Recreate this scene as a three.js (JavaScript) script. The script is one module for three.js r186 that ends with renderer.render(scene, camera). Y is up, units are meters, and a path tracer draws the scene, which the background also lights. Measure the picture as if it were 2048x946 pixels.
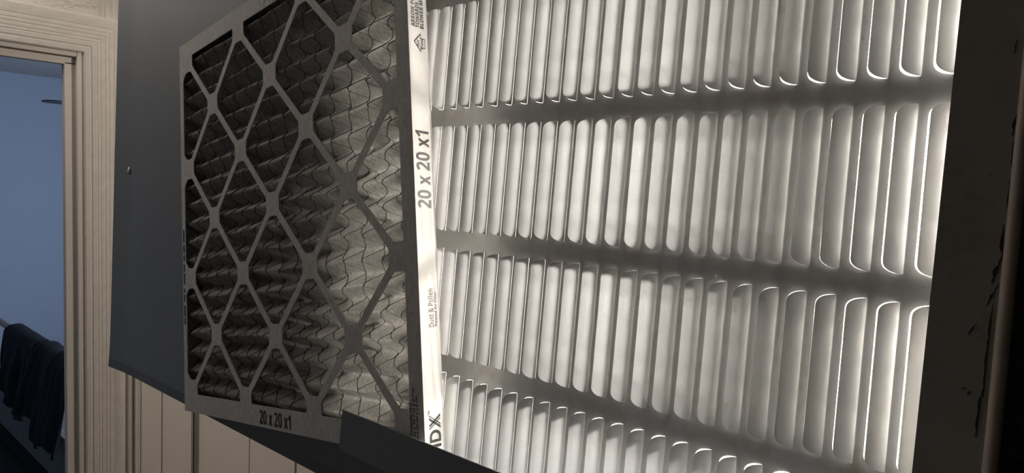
import * as THREE from 'three';
import { mergeGeometries, toCreasedNormals } from 'three/addons/utils/BufferGeometryUtils.js';
import { FontLoader } from 'three/addons/loaders/FontLoader.js';
import { RoundedBoxGeometry } from 'three/addons/geometries/RoundedBoxGeometry.js';
import { RectAreaLightUniformsLib } from 'three/addons/lights/RectAreaLightUniformsLib.js';
RectAreaLightUniformsLib.init();

// ------------------------------------------------------------------ camera, sky, lights, exposure
const scene = new THREE.Scene();
scene.background = new THREE.Color(0x0b0d10);
const FOCAL = 1350;                                             // focal length in pixels of the 2048 x 946 frame
const camera = new THREE.PerspectiveCamera(2 * Math.atan(473 / FOCAL) * 180 / Math.PI, 2048 / 946, 0.02, 60);
camera.position.set(0.06558, 1.86, 0.45214);
camera.up.set(-0.09432, 0.99497, -0.0338);
camera.lookAt(0.06558 - 0.64781, 1.86 - 0.08712, 0.45214 - 0.75681);
const renderer = new THREE.WebGLRenderer({ antialias: true });
renderer.toneMapping = THREE.LinearToneMapping;
renderer.toneMappingExposure = 1.0;
renderer.shadowMap.enabled = true;
const BULB = { at: [0.14, -0.045, -0.13], cd: 4.3, glow: 20, colour: 0xfff8ef };     // bulb in the duct, in the panel's own frame
const HALL = { at: [-0.75, 2.33, -0.9], cd: 1.9, glow: 4, colour: 0xfff0e0 };
const HALL2 = { at: [-1.54, 2.33, 0.33], cd: 0.22, glow: 0.8, colour: 0xfff6ee };        // weaker one on the near side         // ceiling lamp of the passage
const WINDOW = { nits: 7.5, colour: 0xb4c8ea };                              // bedroom window, overcast blue

// ------------------------------------------------------------------ helpers
let seed = 7;
const rnd = () => { seed = (seed * 1664525 + 1013904223) >>> 0; return seed / 4294967296; };
const sm = (a, b, x) => { const t = Math.min(1, Math.max(0, (x - a) / (b - a))); return t * t * (3 - 2 * t); };
const taken = {};
const numbered = (n) => { const k = taken[n] = (taken[n] ?? -1) + 1; return k ? n + '_' + String(k).padStart(3, '0') : n; };
const R90 = Math.PI / 2;
function mesh(name, geo, mat, parent) {
  const o = new THREE.Mesh(geo, mat);
  o.name = parent ? name : numbered(name); o.castShadow = o.receiveShadow = true;
  (parent || scene).add(o); return o;
}
function thing(name, label, category, group) {
  const o = new THREE.Group(); o.name = numbered(name); o.userData = { label, category };
  if (group) o.userData.group = group;
  scene.add(o); return o;
}
function structure(name, geo, mat) { const o = mesh(name, geo, mat); o.userData.kind = 'structure'; return o; }
const box = (x0, x1, y0, y1, z0, z1) => new THREE.BoxGeometry(x1 - x0, y1 - y0, z1 - z0).translate((x0 + x1) / 2, (y0 + y1) / 2, (z0 + z1) / 2);
function rbox(x0, x1, y0, y1, z0, z1, r = 0.003) {
  return new RoundedBoxGeometry(x1 - x0, y1 - y0, z1 - z0, 2, Math.min(r, (x1 - x0) / 2.1, (y1 - y0) / 2.1, (z1 - z0) / 2.1)).translate((x0 + x1) / 2, (y0 + y1) / 2, (z0 + z1) / 2);
}
const merge = (l) => mergeGeometries(l.map((g) => { const h = g.index ? g.toNonIndexed() : g; for (const k of Object.keys(h.attributes)) if (!['position', 'normal', 'uv'].includes(k)) h.deleteAttribute(k); return h; }));
// a grid surface: f(i/nu, j/nv) -> [x, y, z, u, v]
function surface(nu, nv, f) {
  const g = new THREE.BufferGeometry(), P = [], U = [], I = [];
  for (let j = 0; j <= nv; j++) for (let i = 0; i <= nu; i++) { const q = f(i / nu, j / nv); P.push(q[0], q[1], q[2]); U.push(q[3] ?? q[0], q[4] ?? q[1]); }
  for (let j = 0; j < nv; j++) for (let i = 0; i < nu; i++) { const a = j * (nu + 1) + i, b = a + 1, c = a + nu + 1, d = c + 1; I.push(a, b, d, a, d, c); }
  g.setAttribute('position', new THREE.Float32BufferAttribute(P, 3)); g.setAttribute('uv', new THREE.Float32BufferAttribute(U, 2)); g.setIndex(I); g.computeVertexNormals();
  return g;
}
// a grid surface given thickness t along its normals, closed all round
function shell(nu, nv, t, f) {
  const a = surface(nu, nv, f), n = a.attributes.normal, p = a.attributes.position, uv = a.attributes.uv, N = p.count;
  const P = [...p.array], U = [...uv.array, ...uv.array], I = [...a.index.array];
  for (let i = 0; i < N; i++) P.push(p.getX(i) - n.getX(i) * t, p.getY(i) - n.getY(i) * t, p.getZ(i) - n.getZ(i) * t);
  for (let k = 0; k < a.index.count; k += 3) I.push(I[k] + N, I[k + 2] + N, I[k + 1] + N);
  const id = (i, j) => j * (nu + 1) + i, rim = [];
  for (let i = 0; i < nu; i++) rim.push([id(i + 1, 0), id(i, 0)], [id(i, nv), id(i + 1, nv)]);
  for (let j = 0; j < nv; j++) rim.push([id(0, j), id(0, j + 1)], [id(nu, j + 1), id(nu, j)]);
  for (const [q, r] of rim) I.push(q, r, r + N, q, r + N, q + N);
  const g = new THREE.BufferGeometry();
  g.setAttribute('position', new THREE.Float32BufferAttribute(P, 3)); g.setAttribute('uv', new THREE.Float32BufferAttribute(U, 2)); g.setIndex(I);
  return toCreasedNormals(g, 0.7);
}
// value noise that tiles every 'per' cells
function tileNoise(per, s) {
  const t = []; let q = s * 7919 + 13; for (let i = 0; i < per * per; i++) { q = (q * 1664525 + 1013904223) >>> 0; t.push(q / 4294967296); }
  const at = (x, y) => t[((y % per) + per) % per * per + ((x % per) + per) % per];
  return (x, y) => { const X = x * per, Y = y * per, i = Math.floor(X), j = Math.floor(Y), a = X - i, b = Y - j, u = a * a * (3 - 2 * a), v = b * b * (3 - 2 * b); return at(i, j) * (1 - u) * (1 - v) + at(i + 1, j) * u * (1 - v) + at(i, j + 1) * (1 - u) * v + at(i + 1, j + 1) * u * v; };
}
function texture(size, f, colour, metres) {
  const d = new Uint8Array(size * size * 4);
  for (let y = 0; y < size; y++) for (let x = 0; x < size; x++) { const c = f(x / size, y / size), k = (y * size + x) * 4; for (let m = 0; m < 3; m++) d[k + m] = Math.max(0, Math.min(255, (c[m] ?? c) * 255)); d[k + 3] = 255; }
  const t = new THREE.DataTexture(d, size, size); t.wrapS = t.wrapT = THREE.RepeatWrapping; t.magFilter = THREE.LinearFilter; t.minFilter = THREE.LinearMipmapLinearFilter; t.generateMipmaps = true;
  if (colour) t.colorSpace = THREE.SRGBColorSpace; t.repeat.set(1 / metres, 1 / metres); t.needsUpdate = true; return t;
}
const n4 = tileNoise(4, 1), n9 = tileNoise(9, 2), n23 = tileNoise(23, 3), n61 = tileNoise(61, 4), n131 = tileNoise(131, 5), n256 = tileNoise(256, 6);
const fbm = (x, y) => 0.35 * n4(x, y) + 0.25 * n9(x, y) + 0.2 * n23(x, y) + 0.12 * n61(x, y) + 0.08 * n131(x, y);
const std = (o) => new THREE.MeshStandardMaterial(o);

// ------------------------------------------------------------------ materials
const orange = texture(512, (x, y) => 0.5 * n61(x, y) + 0.5 * n131(x, y), false, 0.12);           // fine orange-peel of sprayed enamel
const steelMap = texture(512, (x, y) => {
  let s = 0.92 + 0.16 * (fbm(x, y) - 0.5); const dirt = sm(0.60, 0.78, 0.6 * n9(x, y) + 0.4 * n61(x, y)); const speck = n131(x, y) > 0.985 ? 0.75 : 1;
  s *= speck; return [s * (1 - 0.04 * dirt), s * (1 - 0.06 * dirt), s * (1 - 0.09 * dirt)];
}, true, 0.3);
const M = {};
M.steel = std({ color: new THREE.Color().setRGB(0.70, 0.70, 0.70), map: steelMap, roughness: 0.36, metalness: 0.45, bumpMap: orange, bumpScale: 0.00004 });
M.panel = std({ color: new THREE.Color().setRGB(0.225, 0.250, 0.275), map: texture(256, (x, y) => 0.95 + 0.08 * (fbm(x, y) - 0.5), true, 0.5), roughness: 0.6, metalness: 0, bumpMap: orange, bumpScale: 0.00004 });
M.jamb = std({ color: new THREE.Color().setRGB(0.40, 0.38, 0.34), map: steelMap, roughness: 0.6, bumpMap: orange, bumpScale: 0.00008 });
M.ductWhite = std({ color: new THREE.Color().setRGB(0.50, 0.495, 0.48), roughness: 0.7 });
const boardTex = texture(256, (x, y) => 0.94 + 0.1 * (n61(x, y * 0.5) - 0.5), true, 0.15);
M.board = std({ color: new THREE.Color().setRGB(0.80, 0.785, 0.765), map: boardTex, roughness: 0.75 });
M.media = new THREE.MeshPhysicalMaterial({ color: new THREE.Color().setRGB(0.70, 0.685, 0.65), roughness: 1, transmission: 0.6, thickness: 0, side: THREE.DoubleSide,
  map: texture(512, (x, y) => 0.8 + 0.35 * (0.5 * n61(x, y) + 0.5 * n256(x, y) - 0.4), true, 0.11), bumpMap: texture(512, (x, y) => 0.4 * n23(x, y) + 0.35 * n61(x, y) + 0.25 * n131(x, y), false, 0.2), bumpScale: 0.0006 });
M.wire = std({ color: new THREE.Color().setRGB(0.025, 0.024, 0.023), roughness: 0.5, metalness: 0.4 });
M.ink = std({ color: new THREE.Color().setRGB(0.015, 0.015, 0.017), roughness: 0.5 });
M.inkBrown = std({ color: new THREE.Color().setRGB(0.02, 0.019, 0.018), roughness: 0.65 });
M.inkGloss = std({ color: new THREE.Color().setRGB(0.03, 0.028, 0.026), roughness: 0.3 });
M.trim = std({ color: new THREE.Color().setRGB(0.73, 0.70, 0.655), roughness: 0.5, map: texture(512, (x, y) => 0.97 + 0.03 * (n131(x, y * 0.25) - 0.5) + 0.04 * (n23(x, y) - 0.5), true, 0.25) });
M.trim.bumpMap = texture(256, (x, y) => 0.5 * n61(x, y) + 0.5 * n23(x, y), false, 0.3); M.trim.bumpScale = 0.0002;
M.door = std({ color: new THREE.Color().setRGB(0.72, 0.69, 0.65), roughness: 0.55 });
const plaster = texture(512, (x, y) => sm(0.35, 0.75, 0.5 * n23(x, y) + 0.35 * n61(x, y) + 0.15 * n131(x, y)), false, 0.5);
M.wall = std({ color: new THREE.Color().setRGB(0.62, 0.59, 0.55), roughness: 0.85, bumpMap: plaster, bumpScale: 0.0018 });
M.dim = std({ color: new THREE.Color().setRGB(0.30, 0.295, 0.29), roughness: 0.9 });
M.blueWall = std({ color: new THREE.Color().setRGB(0.60, 0.66, 0.76), roughness: 0.9, bumpMap: plaster, bumpScale: 0.001 });
M.floor = std({ color: new THREE.Color().setRGB(0.035, 0.032, 0.03), roughness: 0.7 });
M.brown = std({ color: new THREE.Color().setRGB(0.16, 0.125, 0.095), roughness: 0.8, map: texture(512, (x, y) => 0.55 + 0.5 * n131(x, y * 0.6) * n23(x, y) + 0.3 * (n61(x, y) - 0.5), true, 0.2), bumpMap: plaster, bumpScale: 0.003 });
M.bead = std({ color: new THREE.Color().setRGB(0.72, 0.60, 0.48), roughness: 0.45, map: texture(256, (x, y) => 0.85 + 0.3 * (n61(x * 2, y * 0.2) - 0.5), true, 0.08) });
M.black = std({ color: new THREE.Color().setRGB(0.008, 0.008, 0.008), roughness: 0.9 });
M.cloth = std({ color: new THREE.Color().setRGB(0.010, 0.011, 0.015), roughness: 0.95 });
M.wood = std({ color: new THREE.Color().setRGB(0.42, 0.34, 0.26), roughness: 0.5 });
M.grey = std({ color: new THREE.Color().setRGB(0.24, 0.23, 0.215), roughness: 0.9 });
M.screw = std({ color: new THREE.Color().setRGB(0.95, 0.94, 0.92), roughness: 0.22, metalness: 0.7 });
M.fan = std({ color: new THREE.Color().setRGB(0.07, 0.08, 0.10), roughness: 0.6 });

// ------------------------------------------------------------------ the setting
const CEIL = 2.44, WX = -1.65, WB = -1.79;                         // passage ceiling, faces of the wall with the doorway
structure('floor', box(-6.3, 1.6, -0.1, 0, -2.6, 2.6), M.floor);
structure('ceiling', box(-6.3, 1.6, CEIL, CEIL + 0.1, -2.6, 2.6), M.wall);
structure('wall_left', merge([box(WB, WX, 0, CEIL, 0.75, 2.5), box(WB, WX, 2.11, CEIL, -0.10, 0.75), box(WB, WX, 0, CEIL, -0.187, -0.10),
  box(WB, WX, 2.10, CEIL, -1.45, -0.187), box(WB, WX, 0, CEIL, -2.5, -1.45), box(-1.93, -1.90, 0, CEIL, -1.48, -0.187), box(-1.93, WB, 0, CEIL, -0.187, -0.172), box(-1.93, WB, 0, CEIL, -1.5, -1.45)]), M.wall);
structure('wall_back', box(-1.79, 1.6, 0, CEIL, -2.6, -2.5), M.wall);
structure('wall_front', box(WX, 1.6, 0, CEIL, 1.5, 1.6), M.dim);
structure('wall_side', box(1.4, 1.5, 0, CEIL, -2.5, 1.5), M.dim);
structure('wall_right', box(0.0353, 1.4, 1.45, CEIL, 0.014, 0.031), M.brown);
structure('wall_right', box(0.0353, 1.4, 0, 1.45, -0.12, 0.031), M.brown);
structure('wall_right', box(0.36, 1.4, 1.45, CEIL, -0.12, 0.014), M.brown);
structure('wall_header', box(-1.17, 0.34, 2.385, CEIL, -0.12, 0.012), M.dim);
structure('wall_bedroom', merge([box(-6.1, -6.0, 0, CEIL, -2.5, 2.5), box(-6.0, WB, 0, CEIL, 2.4, 2.5), box(-6.0, -4.2, 0, CEIL, -2.6, -2.5), box(-2.6, WB, 0, CEIL, -2.6, -2.5), box(-4.2, -2.6, 0, 0.8, -2.6, -2.5), box(-4.2, -2.6, 2.1, CEIL, -2.6, -2.5)]), M.blueWall);

// bedroom window: pane and light behind the doorway wall
{
  const f = structure('window_1', merge([rbox(-4.24, -4.16, 0.76, 2.14, -2.5, -2.4), rbox(-2.64, -2.56, 0.76, 2.14, -2.5, -2.4), rbox(-4.16, -2.64, 0.76, 0.84, -2.5, -2.4), rbox(-4.16, -2.64, 2.06, 2.14, -2.5, -2.4), rbox(-3.42, -3.38, 0.84, 2.06, -2.49, -2.43)]), M.trim);
  mesh('pane', box(-4.16, -2.64, 0.84, 2.06, -2.49, -2.485), std({ color: 0x99aabb, emissive: WINDOW.colour, emissiveIntensity: 0.6, roughness: 0.4 }), f);
  const l = new THREE.RectAreaLight(WINDOW.colour, WINDOW.nits, 1.5, 1.2); l.position.set(-3.4, 1.45, -2.38); l.lookAt(-3.4, 1.45, 0); scene.add(l);
}

// moulded casing of the doorway: profile swept round the opening with a mitre
function casing(name, zin, yin, prof, depthAt, len) {
  const pts = prof, n = pts.length;                                 // [distance out from the opening, thickness in front of the wall]
  const g = surface(n - 1, 3, (u, v) => {
    const [d, t] = pts[Math.round(u * (n - 1))], k = Math.round(v * 3);
    const x = depthAt + t; 
    if (k === 0) return [x, 0, zin - d, d, 0];
    if (k === 1) return [x, yin + d, zin - d, d, yin];
    if (k === 2) return [x, yin + d, zin + len + d, d, yin + len];
    return [x, 0, zin + len + d, d, 2 * yin + len];
  });
  return structure(name, toCreasedNormals(g, 0.5), M.trim);
}
const fl = [[0, 0], [0, 0.013], [0.003, 0.015], [0.012, 0.0155], [0.0135, 0.0140], [0.0150, 0.0140], [0.0165, 0.0155], [0.0220, 0.0155]];
for (const c of [0.0245, 0.031, 0.040, 0.048, 0.057]) fl.push([c, 0.0157], [c + 0.0012, 0.0150], [c + 0.0020, 0.0150], [c + 0.0032, 0.0157]);
fl.push([0.068, 0.0165], [0.079, 0.0175], [0.083, 0.0155], [0.083, 0]);
casing('trim_1', -0.067, 2.085, fl, WX, 0.80);
// jamb lining with stop bead, and door edge rebate
structure('door_1', merge([rbox(-1.735, -1.640, 0, 2.10, -0.090, -0.0545, 0.002), rbox(-1.666, -1.649, 0, 2.062, -0.056, -0.0330, 0.002),
  rbox(-1.735, -1.640, 2.074, 2.105, -0.0545, 0.745, 0.002), rbox(-1.666, -1.649, 2.056, 2.076, -0.056, 0.735, 0.002), rbox(WB, WX + 0.004, 0, 2.10, 0.735, 0.752, 0.002)]), M.trim);
// second, narrower moulding right of it and folding closet door leaves
structure('trim_2', merge([rbox(WX - 0.03, WX + 0.012, 0, 2.06, -0.164, -0.1565, 0.003), rbox(WX - 0.03, WX + 0.008, 0, 2.06, -0.171, -0.1645, 0.002), rbox(WX - 0.03, WX + 0.014, 0, 2.06, -0.1765, -0.1715, 0.002), rbox(WX - 0.03, WX + 0.006, 0, 2.06, -0.1815, -0.177, 0.002),
  rbox(WX - 0.03, WX + 0.014, 2.06, 2.12, -1.45, -0.1565, 0.003)]), M.trim);
{
  const leaf = (z0, z1, cuts, label) => {                               // boards of a leaf, split by narrow grooves
    const t = thing('folding_door_leaf', label, 'door', undefined); let a = z0;
    for (const c of [...cuts, z1]) { mesh('board', rbox(WX - 0.034, WX - 0.004, 0.012, 2.045, c + 0.0008, a - 0.0008, 0.0022), M.door, t); a = c; }
    mesh('backing', box(WX - 0.036, WX - 0.012, 0.014, 2.04, z1 + 0.002, z0 - 0.002), M.door, t);
  };
  leaf(-0.184, -0.3195, [-0.192, -0.2415, -0.3165], 'cream folding door leaf between the fluted casing and the black gap');
  leaf(-0.334, -0.62, [-0.476], 'cream folding door leaf right of the black gap, below the grey panel');
  leaf(-0.625, -1.0, [-0.77], 'cream folding door leaf farthest right, mostly hidden behind the grey panel and its rail');
}

// ------------------------------------------------------------------ frame of the louvered panel (leans a few degrees)
const PANEL = new THREE.Matrix4().set(
  0.99976, -0.02205, 0.0, 0,
  0.02198, 0.99627, 0.0835, 1.93028,
  -0.00184, -0.08348, 0.99651, 0, 0, 0, 0, 1);
const place = (o, m) => { m.decompose(o.position, o.quaternion, o.scale); o.scale.set(1, 1, 1); return o; };
const p = 0.0173, L = 5.7135 * p, G = 0.9364 * p;                       // louver pitch, louver length, band between the rows
const XL = -0.50, XR = 0.036, YB = -0.400, YT = 0.445;

const panel = place(thing('louvered_panel', 'grey sheet-metal return air panel with four rows of stamped louvers lit from behind', 'vent panel'), PANEL);
{
  // sheet with the louver openings
  const s = new THREE.Shape([[XL, YB + 0.016], [XR, YB + 0.016], [XR, YT], [XL, YT]].map((a) => new THREE.Vector2(...a)));
  const W = 0.66 * p, RY = 0.42 * p;                                     // opening width, height of its rounded end
  const inset = (u) => RY * (1 - Math.pow(Math.max(0, 1 - Math.pow(u, 2.3)), 1 / 2.3));
  const rows = [0, 1, 2, 3].map((r) => -r * (L + G));
  const cols = [...Array(29).keys()].map((k) => k - 1);
  for (const y0 of rows) for (const k of cols) {
    const h = new THREE.Path(), pts = [];
    for (let i = 0; i <= 7; i++) { const u = Math.sin(i / 7 * R90); pts.push([-k * p - u * W, y0 + inset(u)]); }
    for (let i = 7; i >= 0; i--) { const u = Math.sin(i / 7 * R90); pts.push([-k * p - u * W, y0 + L - inset(u)]); }
    pts.forEach((q, i) => i ? h.lineTo(...q) : h.moveTo(...q)); h.closePath(); s.holes.push(h);
  }
  mesh('face_sheet', new THREE.ExtrudeGeometry(s, { depth: 0.0009, bevelEnabled: false }).translate(0, 0, -0.0009), M.steel, panel);
  // one louver: bowed flap hinged on its right edge, rising to its free left edge
  const C = 0.545 * p, H = 0.385 * p, a0 = 0.12, a1 = 1.12;
  const sx = (a) => (1 - Math.cos(a)), q0 = sx(a0), q1 = sx(a1), r0 = Math.sin(a0), r1 = Math.sin(a1);
  const flap = (bow, dh) => shell(10, 14, 0.0008, (u, v) => {
    const e = Math.sin(u * R90), a = a0 + (a1 - a0) * e, ins = inset(e) * 0.97;
    const y = ins + (L - 2 * ins) * v;
    const mid = 1 - Math.pow(Math.abs(2 * v - 1), 6);
    return [-C * ((1 - bow) * e + bow * (sx(a) - q0) / (q1 - q0)), y, 0.0002 + (H + dh) * ((1 - bow) * e + bow * (Math.sin(a) - r0) / (r1 - r0)) * (0.95 + 0.05 * mid)];
  });
  const variants = [flap(0.20, 0), flap(0.17, 0.0001), flap(0.23, -0.0001)];
  for (const y0 of rows) for (const k of cols) {
    const o = mesh('louver', variants[Math.floor(rnd() * 3)], M.steel, panel);
    o.position.set(-k * p, y0, 0); o.rotation.y = (rnd() - 0.5) * 0.03;
  }
  // right margin, slightly proud of the louvers; plain left part, twisted a little towards the viewer at its top
  const twist = (x, y) => 0.047 * Math.max(0, y + 0.36) * sm(-0.50, -1.35, x) * 1.25;
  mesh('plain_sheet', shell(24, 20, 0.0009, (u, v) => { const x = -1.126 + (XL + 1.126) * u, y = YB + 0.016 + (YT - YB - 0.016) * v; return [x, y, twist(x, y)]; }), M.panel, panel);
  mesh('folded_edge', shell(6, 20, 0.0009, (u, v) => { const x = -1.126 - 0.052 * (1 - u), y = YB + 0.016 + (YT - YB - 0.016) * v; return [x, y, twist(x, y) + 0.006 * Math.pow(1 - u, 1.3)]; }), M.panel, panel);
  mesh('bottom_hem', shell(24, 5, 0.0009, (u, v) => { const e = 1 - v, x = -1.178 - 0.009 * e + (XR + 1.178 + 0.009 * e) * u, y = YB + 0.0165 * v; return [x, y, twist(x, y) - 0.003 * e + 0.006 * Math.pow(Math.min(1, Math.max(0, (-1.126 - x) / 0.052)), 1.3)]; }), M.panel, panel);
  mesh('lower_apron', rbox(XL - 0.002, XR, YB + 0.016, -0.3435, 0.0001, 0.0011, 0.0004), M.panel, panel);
  // filter rail: shelf and upright lip, open on its left end
  const rail = mesh('filter_rail', merge([
    rbox(-0.462, -0.01, -0.3315, -0.3303, 0, 0.0535, 0.0005), rbox(-0.462, -0.01, -0.3315, -0.2925, 0.0522, 0.0535, 0.0006), rbox(-0.462, -0.01, -0.3430, -0.3303, 0.0002, 0.0014, 0.0005)]), M.panel, panel);
  rail.userData.label = 'bent grey metal rail holding the foot of the filter';
  const sc = mesh('screw', new THREE.SphereGeometry(0.0042, 16, 10).scale(1, 1.25, 0.55), M.screw, panel); sc.position.set(-1.132, -0.0665, twist(-1.132, -0.066) + 0.001);
  sc.userData.label = 'small white screw head near the left edge';
}
// dark board that covers the louvers' right end, with flaking paint along its seam, and the wooden bead beside it
{
  const KX = (x) => x * 0.932 + 0.0044, KY = (y) => y * 0.932 - 0.0072;         // a point of the panel's plane seen on the board's face
  const jb = place(thing('jamb_board', 'dark grey painted board standing between the lit louvers and the wooden bead', 'board'), PANEL);
  mesh('board', shell(2, 1, 0.017, (u, v) => { const y = -0.44 + 0.885 * v; return [u === 0 ? KX(-0.0012 + 0.0105 * y) : u === 1 ? 0.0325 + 0.004 * y : 0.018, y, 0.0302]; }), M.jamb, jb);
  const flake = (x, y, w, h, tilt) => {
    const pts = []; const N = 9; for (let i = 0; i <= N; i++) pts.push([w * (0.15 + 0.5 * rnd()) * Math.sin(Math.PI * (0.06 + 0.9 * i / N)), h * (i / N - 0.5)]);
    const sh = new THREE.Shape(); sh.moveTo(0, -h / 2); pts.forEach((q) => sh.lineTo(-q[0], q[1])); sh.lineTo(0, h / 2); sh.closePath();
    const f = mesh('paint_flake', new THREE.ExtrudeGeometry(sh, { depth: 0.0004, bevelEnabled: false }), M.black, jb);
    f.position.set(KX(x), KY(y), 0.0304); f.rotation.set(0, -0.25, tilt);
  };
  for (const [x, y, w, h, tl] of [[0.0290, -0.030, 0.0022, 0.012, -0.1], [0.0294, -0.046, 0.0016, 0.020, 0], [0.0293, -0.068, 0.0014, 0.022, 0], [0.0285, -0.092, 0.0030, 0.016, 0.05], [0.0272, -0.108, 0.0028, 0.015, -0.25], [0.0262, -0.122, 0.0022, 0.013, -0.35], [0.0264, -0.140, 0.0018, 0.026, -0.02], [0.0262, -0.163, 0.0020, 0.026, 0.0], [0.0250, -0.186, 0.0022, 0.024, -0.03], [0.0262, 0.012, 0.0012, 0.007, -0.1], [0.0185, -0.141, 0.0008, 0.008, -0.5], [0.0175, -0.174, 0.0012, 0.003, -0.9], [0.0196, -0.176, 0.0008, 0.003, -0.5]]) flake(x, y, w, h, tl);
}
{
  const b = place(mesh('wooden_bead', merge([new THREE.CapsuleGeometry(0.0032, 0.86, 6, 16).translate(0, 0, 0.0315), rbox(-0.0022, 0.0026, -0.43, 0.43, 0.014, 0.031, 0.001)]), M.bead), PANEL);
  b.position.x += 0.0350; b.rotation.z -= 0.004; b.userData = { label: 'narrow brown wooden bead running down the right edge of the dark painted board', category: 'trim' };
}

// sheet-metal duct box behind the louvers, with the bulb that lights them
{
  const d = place(thing('duct_box', 'white-lined duct box behind the louvers, glimpsed only through their slots', 'duct'), PANEL);
  const x0 = -0.53, x1 = 0.32, y0 = -0.37, y1 = 0.20, zb = -0.34;
  mesh('back_plate', box(x0, x1, y0, y1, zb, zb + 0.002), M.ductWhite, d);
  mesh('side_plate', box(x0, x0 + 0.002, y0, y1, zb, -0.002), M.ductWhite, d); mesh('side_plate', box(x1 - 0.002, x1, y0, y1, zb, -0.002), M.ductWhite, d);
  mesh('front_plate', box(XR - 0.002, x1, y0, y1, -0.004, -0.002), M.ductWhite, d);
  mesh('bottom_plate', box(x0, x1, y0, y0 + 0.002, zb, -0.002), M.ductWhite, d); mesh('top_plate', box(x0, x1, y1 - 0.002, y1, zb, -0.002), M.ductWhite, d);
  const lb = place(thing('bare_bulb', 'bare glowing bulb in the duct behind the louvers, hidden but for its glow', 'bulb'), PANEL);
  const c = new THREE.Color(BULB.colour), [bx, by, bz] = BULB.at;
  mesh('glass', new THREE.SphereGeometry(0.03, 24, 16).translate(bx, by, bz), std({ color: 0xffffff, emissive: c, emissiveIntensity: BULB.glow * 0.2, roughness: 0.4 }), lb);
  mesh('socket', new THREE.CylinderGeometry(0.011, 0.013, 0.035, 16).translate(bx, by + 0.046, bz), M.brown, lb);
  mesh('cord', new THREE.CylinderGeometry(0.002, 0.002, y1 - by - 0.068, 8).translate(bx, (y1 + by + 0.06) / 2, bz), M.black, lb);
  const l = new THREE.PointLight(c, BULB.cd, 0, 2); l.position.set(bx, by, bz).applyMatrix4(PANEL); l.castShadow = true; l.shadow.radius = 1.4; l.shadow.bias = -0.001; scene.add(l);
}

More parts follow.
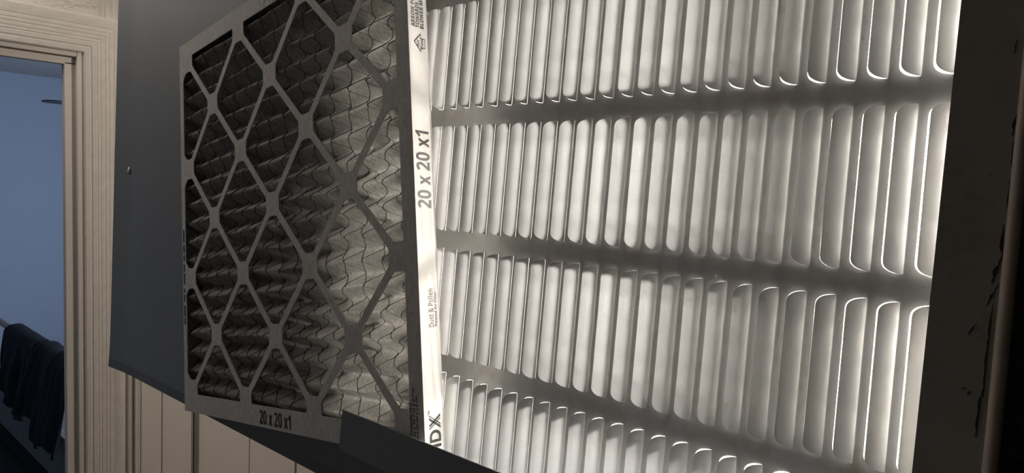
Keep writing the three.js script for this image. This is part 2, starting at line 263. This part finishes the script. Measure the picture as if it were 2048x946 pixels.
// ------------------------------------------------------------------ the pleated filter
const S = 0.5, T = 0.022;
const FILTER = new THREE.Matrix4().set(0.98684, -0.1571, -0.03834, -0.63381, 0.15587, 0.98721, -0.03336, -0.10327, 0.04309, 0.02695, 0.99871, 0.04392, 0, 0, 0, 1).premultiply(PANEL);
const font = await new FontLoader().loadAsync('fonts/droid/droid_sans_bold.typeface.json');
const fontThin = await new FontLoader().loadAsync('fonts/droid/droid_sans_regular.typeface.json');
{
  const f = place(thing('air_filter', 'white cardboard-framed pleated air filter leaning half out of the rail in front of the louvers', 'air filter'), FILTER);
  const du = 0.14866 * S, dv = 0.14747 * S, a = 0.0684, b = 0.0678, tr = 0.0602;
  const clip = (poly, ax, lim, sgn) => { const out = []; for (let i = 0; i < poly.length; i++) { const A = poly[i], B = poly[(i + 1) % poly.length], da = sgn * (lim - A[ax]), db = sgn * (lim - B[ax]); if (da >= 0) out.push(A); if (da * db < 0) { const t = da / (da - db); out.push([A[0] + (B[0] - A[0]) * t, A[1] + (B[1] - A[1]) * t]); } } return out; };
  const lattice = () => {
    const s = new THREE.Shape([[-0.25, -0.25], [0.25, -0.25], [0.25, 0.25], [-0.25, 0.25]].map((q) => new THREE.Vector2(...q)));
    for (let i = 0; i <= 6; i++) for (let j = 0; j <= 6; j++) if ((i + j) % 2) {
      const cx = (i - 3) * du, cy = (3 - j) * dv, fx = a * (1 - tr / b), fy = b * (1 - tr / a);
      let q = [[tr, fy], [fx, tr], [-fx, tr], [-tr, fy], [-tr, -fy], [-fx, -tr], [fx, -tr], [tr, -fy]].map(([x, y]) => [x + cx, y + cy]);
      q = clip(q, 0, -0.2390, -1); q = clip(q, 0, 0.2312, 1); q = clip(q, 1, -0.2262, -1); q = clip(q, 1, 0.2285, 1);
      if (q.length < 3) continue;
      const h = new THREE.Path();                                         // corners eased by two points each
      const e = 0.0016, m = q.length; q.forEach((Q, n) => { const Pv = q[(n + m - 1) % m], N = q[(n + 1) % m]; const go = (Z) => { const d = Math.hypot(Z[0] - Q[0], Z[1] - Q[1]) || 1, k = Math.min(e, d * 0.4) / d; return [Q[0] + (Z[0] - Q[0]) * k, Q[1] + (Z[1] - Q[1]) * k]; }; const A = go(Pv), B = go(N); n ? h.lineTo(...A) : h.moveTo(...A); h.lineTo(...B); });
      h.closePath(); s.holes.push(h);
    }
    return new THREE.ExtrudeGeometry(s, { depth: 0.0012, bevelEnabled: false, curveSegments: 4 });
  };
  mesh('front_lattice', lattice().translate(0, 0, -0.0012), M.board, f);
  mesh('back_lattice', lattice().translate(0, 0, -T), M.board, f);
  mesh('frame_side', rbox(0.2488, 0.25, -0.25, 0.25, -T, -0.0002, 0.0004), M.board, f);
  mesh('frame_side', rbox(-0.25, -0.2488, -0.25, 0.25, -T, -0.0002, 0.0004), M.board, f);
  mesh('frame_side', rbox(-0.2488, 0.2488, 0.2488, 0.25, -T, -0.0002, 0.0004), M.board, f);
  mesh('frame_side', rbox(-0.2488, 0.2488, -0.25, -0.2488, -T, -0.0002, 0.0004), M.board, f);
  // pleated media, soft ridges running across, sagging and creased here and there
  const NP = 20, half = 0.2455, zf = -0.0030, zb = -0.0185;
  const wob = (x, y) => 0.0022 * (n9(x * 2 + 0.3, y * 2) - 0.5) + 0.0012 * (n23(x * 2, y * 2 + 0.7) - 0.5);
  const prof = (x, y) => { const ph = (y + wob(x, y) * 1.6 + half) / (2 * half) * NP; const t = Math.abs(2 * (ph - Math.floor(ph)) - 1); const s = 0.5 - 0.5 * Math.cos(Math.PI * t); const k = 0.45 * t + 0.55 * s; return zb + (zf - zb) * k + 0.0010 * (n23(x * 1.7, y * 1.7) - 0.5) + 0.0004 * (n61(x * 1.5, y * 1.5) - 0.5); };
  const nx = (x) => x + 0.5, media = surface(170, NP * 16, (u, v) => { const x = -half + 2 * half * u, y = -half + 2 * half * v; return [x, y, prof(nx(x), y)]; });
  mesh('pleated_media', media, M.media, f);
  // expanded-wire backing: strands zigzag and meet their neighbours, following the pleats
  {
    const step = 0.0158, P = [], I = [], r = 0.00042, per = 2 * half / NP;
    const strand = (n) => {
      const K = NP * 12; let base = P.length / 3;
      for (let k = 0; k <= K; k++) {
        const y = -half + 2 * half * k / K, ph = y / (per * 0.92) + 0.25, tri = 4 * Math.abs(ph - Math.floor(ph) - 0.5) - 1, sq = Math.max(-1, Math.min(1, tri * 1.35));
        const x = -half + (n + 0.5) * step + (n % 2 ? 1 : -1) * sq * step * 0.5 + 0.0012 * (n23(n * 0.37, y * 3) - 0.5);
        const xc = Math.max(-half, Math.min(half, x)), z = prof(nx(xc), y) + 0.0009;
        for (let m = 0; m < 4; m++) { const c = Math.cos(m * R90), s = Math.sin(m * R90); P.push(xc + r * c, y + 0.3 * r * s, z + r * s); }
        if (k) for (let m = 0; m < 4; m++) { const A = base + (k - 1) * 4 + m, B = base + (k - 1) * 4 + (m + 1) % 4; I.push(A, B, B + 4, A, B + 4, A + 4); }
      }
    };
    for (let n = 0; n < 31; n++) strand(n);
    const g = new THREE.BufferGeometry(); g.setAttribute('position', new THREE.Float32BufferAttribute(P, 3)); g.setAttribute('uv', new THREE.Float32BufferAttribute(new Float32Array(P.length / 3 * 2), 2)); g.setIndex(I); g.computeVertexNormals();
    const w = mesh('wire_mesh', g, M.wire, f); w.userData.kind = 'stuff'; w.userData.label = 'thin black expanded wire following the pleats';
  }
  // printing: text set on a plane with its own right and up directions
  const print = (txt, size, width, pos, right, up, mat, fnt = font) => {
    let g = new THREE.ShapeGeometry(fnt.generateShapes(txt, size), 5); g.computeBoundingBox(); const bb = g.boundingBox;
    g.translate(-bb.min.x, 0, 0); if (width) g.scale(width / (bb.max.x - bb.min.x), 1, 1);
    const n = new THREE.Vector3().crossVectors(right, up), m = new THREE.Matrix4().makeBasis(right, up, n);
    g.applyMatrix4(m); g.translate(...pos); return mesh('printed_text', g, mat, f);
  };
  const X = new THREE.Vector3(1, 0, 0), Y = new THREE.Vector3(0, 1, 0), Z = new THREE.Vector3(0, 0, 1), XN = X.clone().negate(), YN = Y.clone().negate();
  const zf0 = 0.00025, xs = 0.25025;
  print('20 x 20 x1', 0.0155, 0.0687, [-0.0406, -0.2462, zf0], X, Y, M.ink);
  print('20 x 20 x1', 0.0155, 0.0687, [0.0406 + 0.008, 0.2462, zf0], XN, YN, M.ink);
  [['Size/Tamaño real', 0.0034, 0.2338], ['19.7 in x 19.7 in x 0.7 in', 0.0034, 0.2383], ['50 cm x 50 cm x 1.8 cm', 0.0030, 0.2420]].forEach(([t, s, x]) => print(t, s, 0, [x, -0.240, zf0], Y, XN, M.ink));
  print('20 x 20 x1', 0.0150, 0.0690, [xs, -0.0330, -0.0180], Y, Z, M.inkGloss);
  [['ARROW POINTS', -0.0085], ['TOWARDS', -0.0135], ['BLOWER MOTOR', -0.0185]].forEach(([t, z], i) => print(t, 0.0042, [0.0385, 0.0235, 0.0400][i], [xs, 0.1300, z + 0.001], Y, Z, M.inkBrown));
  print('Air', 0.0034, 0, [xs, 0.1125, -0.0118], Y, Z, M.inkBrown); print('Flow', 0.0034, 0, [xs, 0.1110, -0.0162], Y, Z, M.inkBrown);
  print('Dust & Pollen', 0.0052, 0.0330, [xs, -0.1370, -0.0150], Y, Z, M.inkBrown, fontThin); print('Pleated Air Filter', 0.0030, 0.0300, [xs, -0.1368, -0.0192], Y, Z, M.inkBrown, fontThin);
  // outlined airflow arrow (points to the front face)
  {
    const o = [[0.0, -0.0055], [0.0090, -0.0135], [0.0045, -0.0135], [0.0045, -0.0185], [-0.0045, -0.0185], [-0.0045, -0.0135], [-0.0090, -0.0135]];
    const sh = new THREE.Shape(o.map((q) => new THREE.Vector2(...q))), inn = [[0, -0.0066], [0.0071, -0.0129], [0.0038, -0.0129], [0.0038, -0.0179], [-0.0038, -0.0179], [-0.0038, -0.0129], [-0.0071, -0.0129]];
    sh.holes.push(new THREE.Path(inn.map((q) => new THREE.Vector2(...q)).reverse()));
    mesh('printed_arrow', new THREE.ShapeGeometry(sh).applyMatrix4(new THREE.Matrix4().makeBasis(Y, Z, X)).translate(xs, 0.1165, 0), M.inkBrown, f);
  }
  // maker's mark: three letters, the last one drawn with doubled diagonal strokes
  {
    const q = (pts) => new THREE.Shape(pts.map((w) => new THREE.Vector2(...w)));
    const h = 0.0125, shapes = [q([[0, 0], [0.0026, 0], [0.0026, h], [0, h]]), q([[0.0068, 0], [0.0094, 0], [0.0094, h], [0.0068, h]]), q([[0.0026, 0.0052], [0.0068, 0.0052], [0.0068, 0.0075], [0.0026, 0.0075]])];
    const D = new THREE.Shape(); D.moveTo(0.0112, 0); D.lineTo(0.0160, 0); D.absellipse(0.0160, h / 2, 0.0056, h / 2, -R90, R90, false); D.lineTo(0.0112, h); D.closePath();
    const dh = new THREE.Path(); dh.moveTo(0.0136, 0.0023); dh.lineTo(0.0136, h - 0.0023); dh.lineTo(0.0160, h - 0.0023); dh.absellipse(0.0160, h / 2, 0.0031, h / 2 - 0.0023, R90, -R90, true); dh.closePath(); D.holes.push(dh); shapes.push(D);
    const x0 = 0.0222, w = 0.0125; 
    for (const [o, t] of [[0, 0.0022], [0.0032, 0.0010]]) shapes.push(q([[x0 + o, 0], [x0 + o + t, 0], [x0 + o + t + w - 0.0042, h], [x0 + o + w - 0.0042, h]]));
    for (const [o, t] of [[0, 0.0010], [0.0020, 0.0022]]) shapes.push(q([[x0 + o + w - 0.0042, 0], [x0 + o + t + w - 0.0042, 0], [x0 + o + t, h], [x0 + o, h]]));
    mesh('printed_mark', new THREE.ShapeGeometry(shapes, 10).applyMatrix4(new THREE.Matrix4().makeBasis(Y, Z, X)).translate(xs, -0.2500 + 0.0035, -0.0178), M.inkBrown, f);
    print('TM', 0.0018, 0, [xs, -0.2115, -0.0062], Y, Z, M.inkBrown);
  }
  // faint printed strip along the left border, too small to read
  {
    const l = []; let y = -0.135; while (y < -0.012) { const h = 0.003 + 0.014 * rnd(); l.push(new THREE.PlaneGeometry(0.0042, h).translate(-0.2445, y + h / 2, zf0)); y += h + 0.0015 + 0.004 * rnd(); }
    mesh('printed_strip', merge(l), M.ink, f);
  }
}

// ------------------------------------------------------------------ passage ceiling lamps (out of the frame)
for (const [H, label] of [[HALL, 'small glass ceiling lamp in the passage behind the panel'], [HALL2, 'weaker glass ceiling lamp on the near side of the panel']]) {
  const t = thing('ceiling_lamp', label, 'lamp'); t.position.set(H.at[0], CEIL, H.at[2]);
  mesh('plate', new THREE.CylinderGeometry(0.08, 0.08, 0.025, 24).translate(0, -0.0125, 0), M.trim, t);
  const c = new THREE.Color(H.colour);
  mesh('shade', new THREE.SphereGeometry(0.075, 24, 16).scale(1, 0.8, 1).translate(0, -0.085, 0), std({ color: 0xffffff, emissive: c, emissiveIntensity: H.glow, roughness: 0.4 }), t);
  const l = new THREE.PointLight(c, H.cd, 0, 2); l.position.set(H.at[0], CEIL - 0.085, H.at[2]); l.castShadow = true; l.shadow.radius = 2.5; scene.add(l);
}

// ------------------------------------------------------------------ the blue bedroom through the doorway
{
  const b = thing('bed', 'bed with grey mattress, seen through the doorway below the dark clothes', 'bed'); const z = -0.60;
  const rail = new THREE.CylinderGeometry(0.019, 0.019, 2.4, 14).rotateZ(R90).translate(-4.3, 0.822, z - 0.02);
  mesh('top_rail', rail, M.wood, b);
  for (const x of [-5.46, -3.14]) mesh('post', rbox(x - 0.03, x + 0.03, 0, 0.86, z - 0.05, z + 0.01, 0.006), M.wood, b);
  mesh('lower_rail', rbox(-5.43, -3.17, 0.40, 0.445, z - 0.04, z - 0.005, 0.006), M.wood, b);
  mesh('mattress', rbox(-5.42, -3.18, 0.17, 0.395, z - 1.75, z - 0.004, 0.03), M.grey, b);
  mesh('bed_base', rbox(-5.42, -3.18, 0.04, 0.17, z - 1.72, z - 0.03, 0.01), M.black, b);
  // clothes folded over the rail
  const drape = (name, label, x0, x1, lift, front, back, sd, ends) => {
    const g = shell(36, 40, 0.012, (u, v) => {
      const x = x0 + (x1 - x0) * u, R = 0.034 + lift(u), n = (n9(u * 0.9 + sd, v * 0.6) - 0.5), fo = 0.02 * Math.sin(u * 19 + sd * 9 + v * 2) + 0.05 * n;
      const lenF = front(u) + 0.03 * (n23(u + sd, 0.3) - 0.5), lenB = back, arc = Math.PI * R, tot = lenB + arc + lenF, s = v * tot;
      let y, zz; const yr = 0.822;
      if (s < lenB) { y = yr - (lenB - s); zz = -R; } else if (s < lenB + arc) { const t = (s - lenB) / R; y = yr + R * Math.sin(t); zz = -R * Math.cos(t); } else { y = yr - (s - lenB - arc); zz = R; }
      const drop = Math.max(0, yr - y) / 0.4;
      return [x + 0.05 * n * drop + ends(u) * drop, y, z - 0.02 + zz + Math.sign(zz) * (0.012 + (fo + 0.045) * Math.min(1, drop * 1.4)), u, v];
    });
    const o = mesh(name, g, M.cloth); o.userData = { label, category: 'garment', group: 'clothes over the bed rail' }; return o;
  };
  drape('draped_garment', 'black garment hanging over the left of the bed rail, with a straight left edge', -4.63, -4.13, () => 0.0, (u) => 0.29 + 0.10 * u, 0.25, 0.2, (u) => -0.05 * (1 - u));
  drape('draped_garment', 'bunched black garment beside the door jamb, its top piled higher than the other', -4.03, -3.35, (u) => 0.035 * sm(0.25, 0.6, u) + 0.02 * n23(u, 0.2), (u) => 0.33 + 0.08 * sm(0.3, 0, Math.abs(u - 0.45)), 0.25, 0.6, (u) => -0.12 * (1 - u));
}
{
  const t = thing('ceiling_fan', 'dark ceiling fan in the bedroom, one blade tip showing beside the door jamb', 'fan'); t.position.set(-4.0, CEIL, -1.28);
  mesh('rod', new THREE.CylinderGeometry(0.012, 0.012, 0.26, 12).translate(0, -0.13, 0), M.fan, t);
  mesh('canopy', new THREE.CylinderGeometry(0.04, 0.065, 0.05, 20).translate(0, -0.025, 0), M.fan, t);
  mesh('motor', new THREE.LatheGeometry([[0.001, -0.36], [0.06, -0.355], [0.09, -0.33], [0.095, -0.28], [0.07, -0.25], [0.015, -0.245]].map((q) => new THREE.Vector2(...q)), 28), M.fan, t);
  const sh = new THREE.Shape(); sh.moveTo(0.08, -0.035); sh.lineTo(0.20, -0.055); sh.lineTo(0.62, -0.065); sh.quadraticCurveTo(0.675, -0.06, 0.68, 0); sh.quadraticCurveTo(0.675, 0.06, 0.62, 0.065); sh.lineTo(0.20, 0.055); sh.lineTo(0.08, 0.035); sh.closePath();
  const bg = new THREE.ExtrudeGeometry(sh, { depth: 0.006, bevelEnabled: false, curveSegments: 8 }).rotateX(-R90).rotateX(0.04);
  for (let i = 0; i < 5; i++) { const m = mesh('blade', bg, M.fan, t); m.position.y = -0.315; m.rotation.y = -R90 + i * Math.PI * 0.4; }
}

renderer.render(scene, camera);
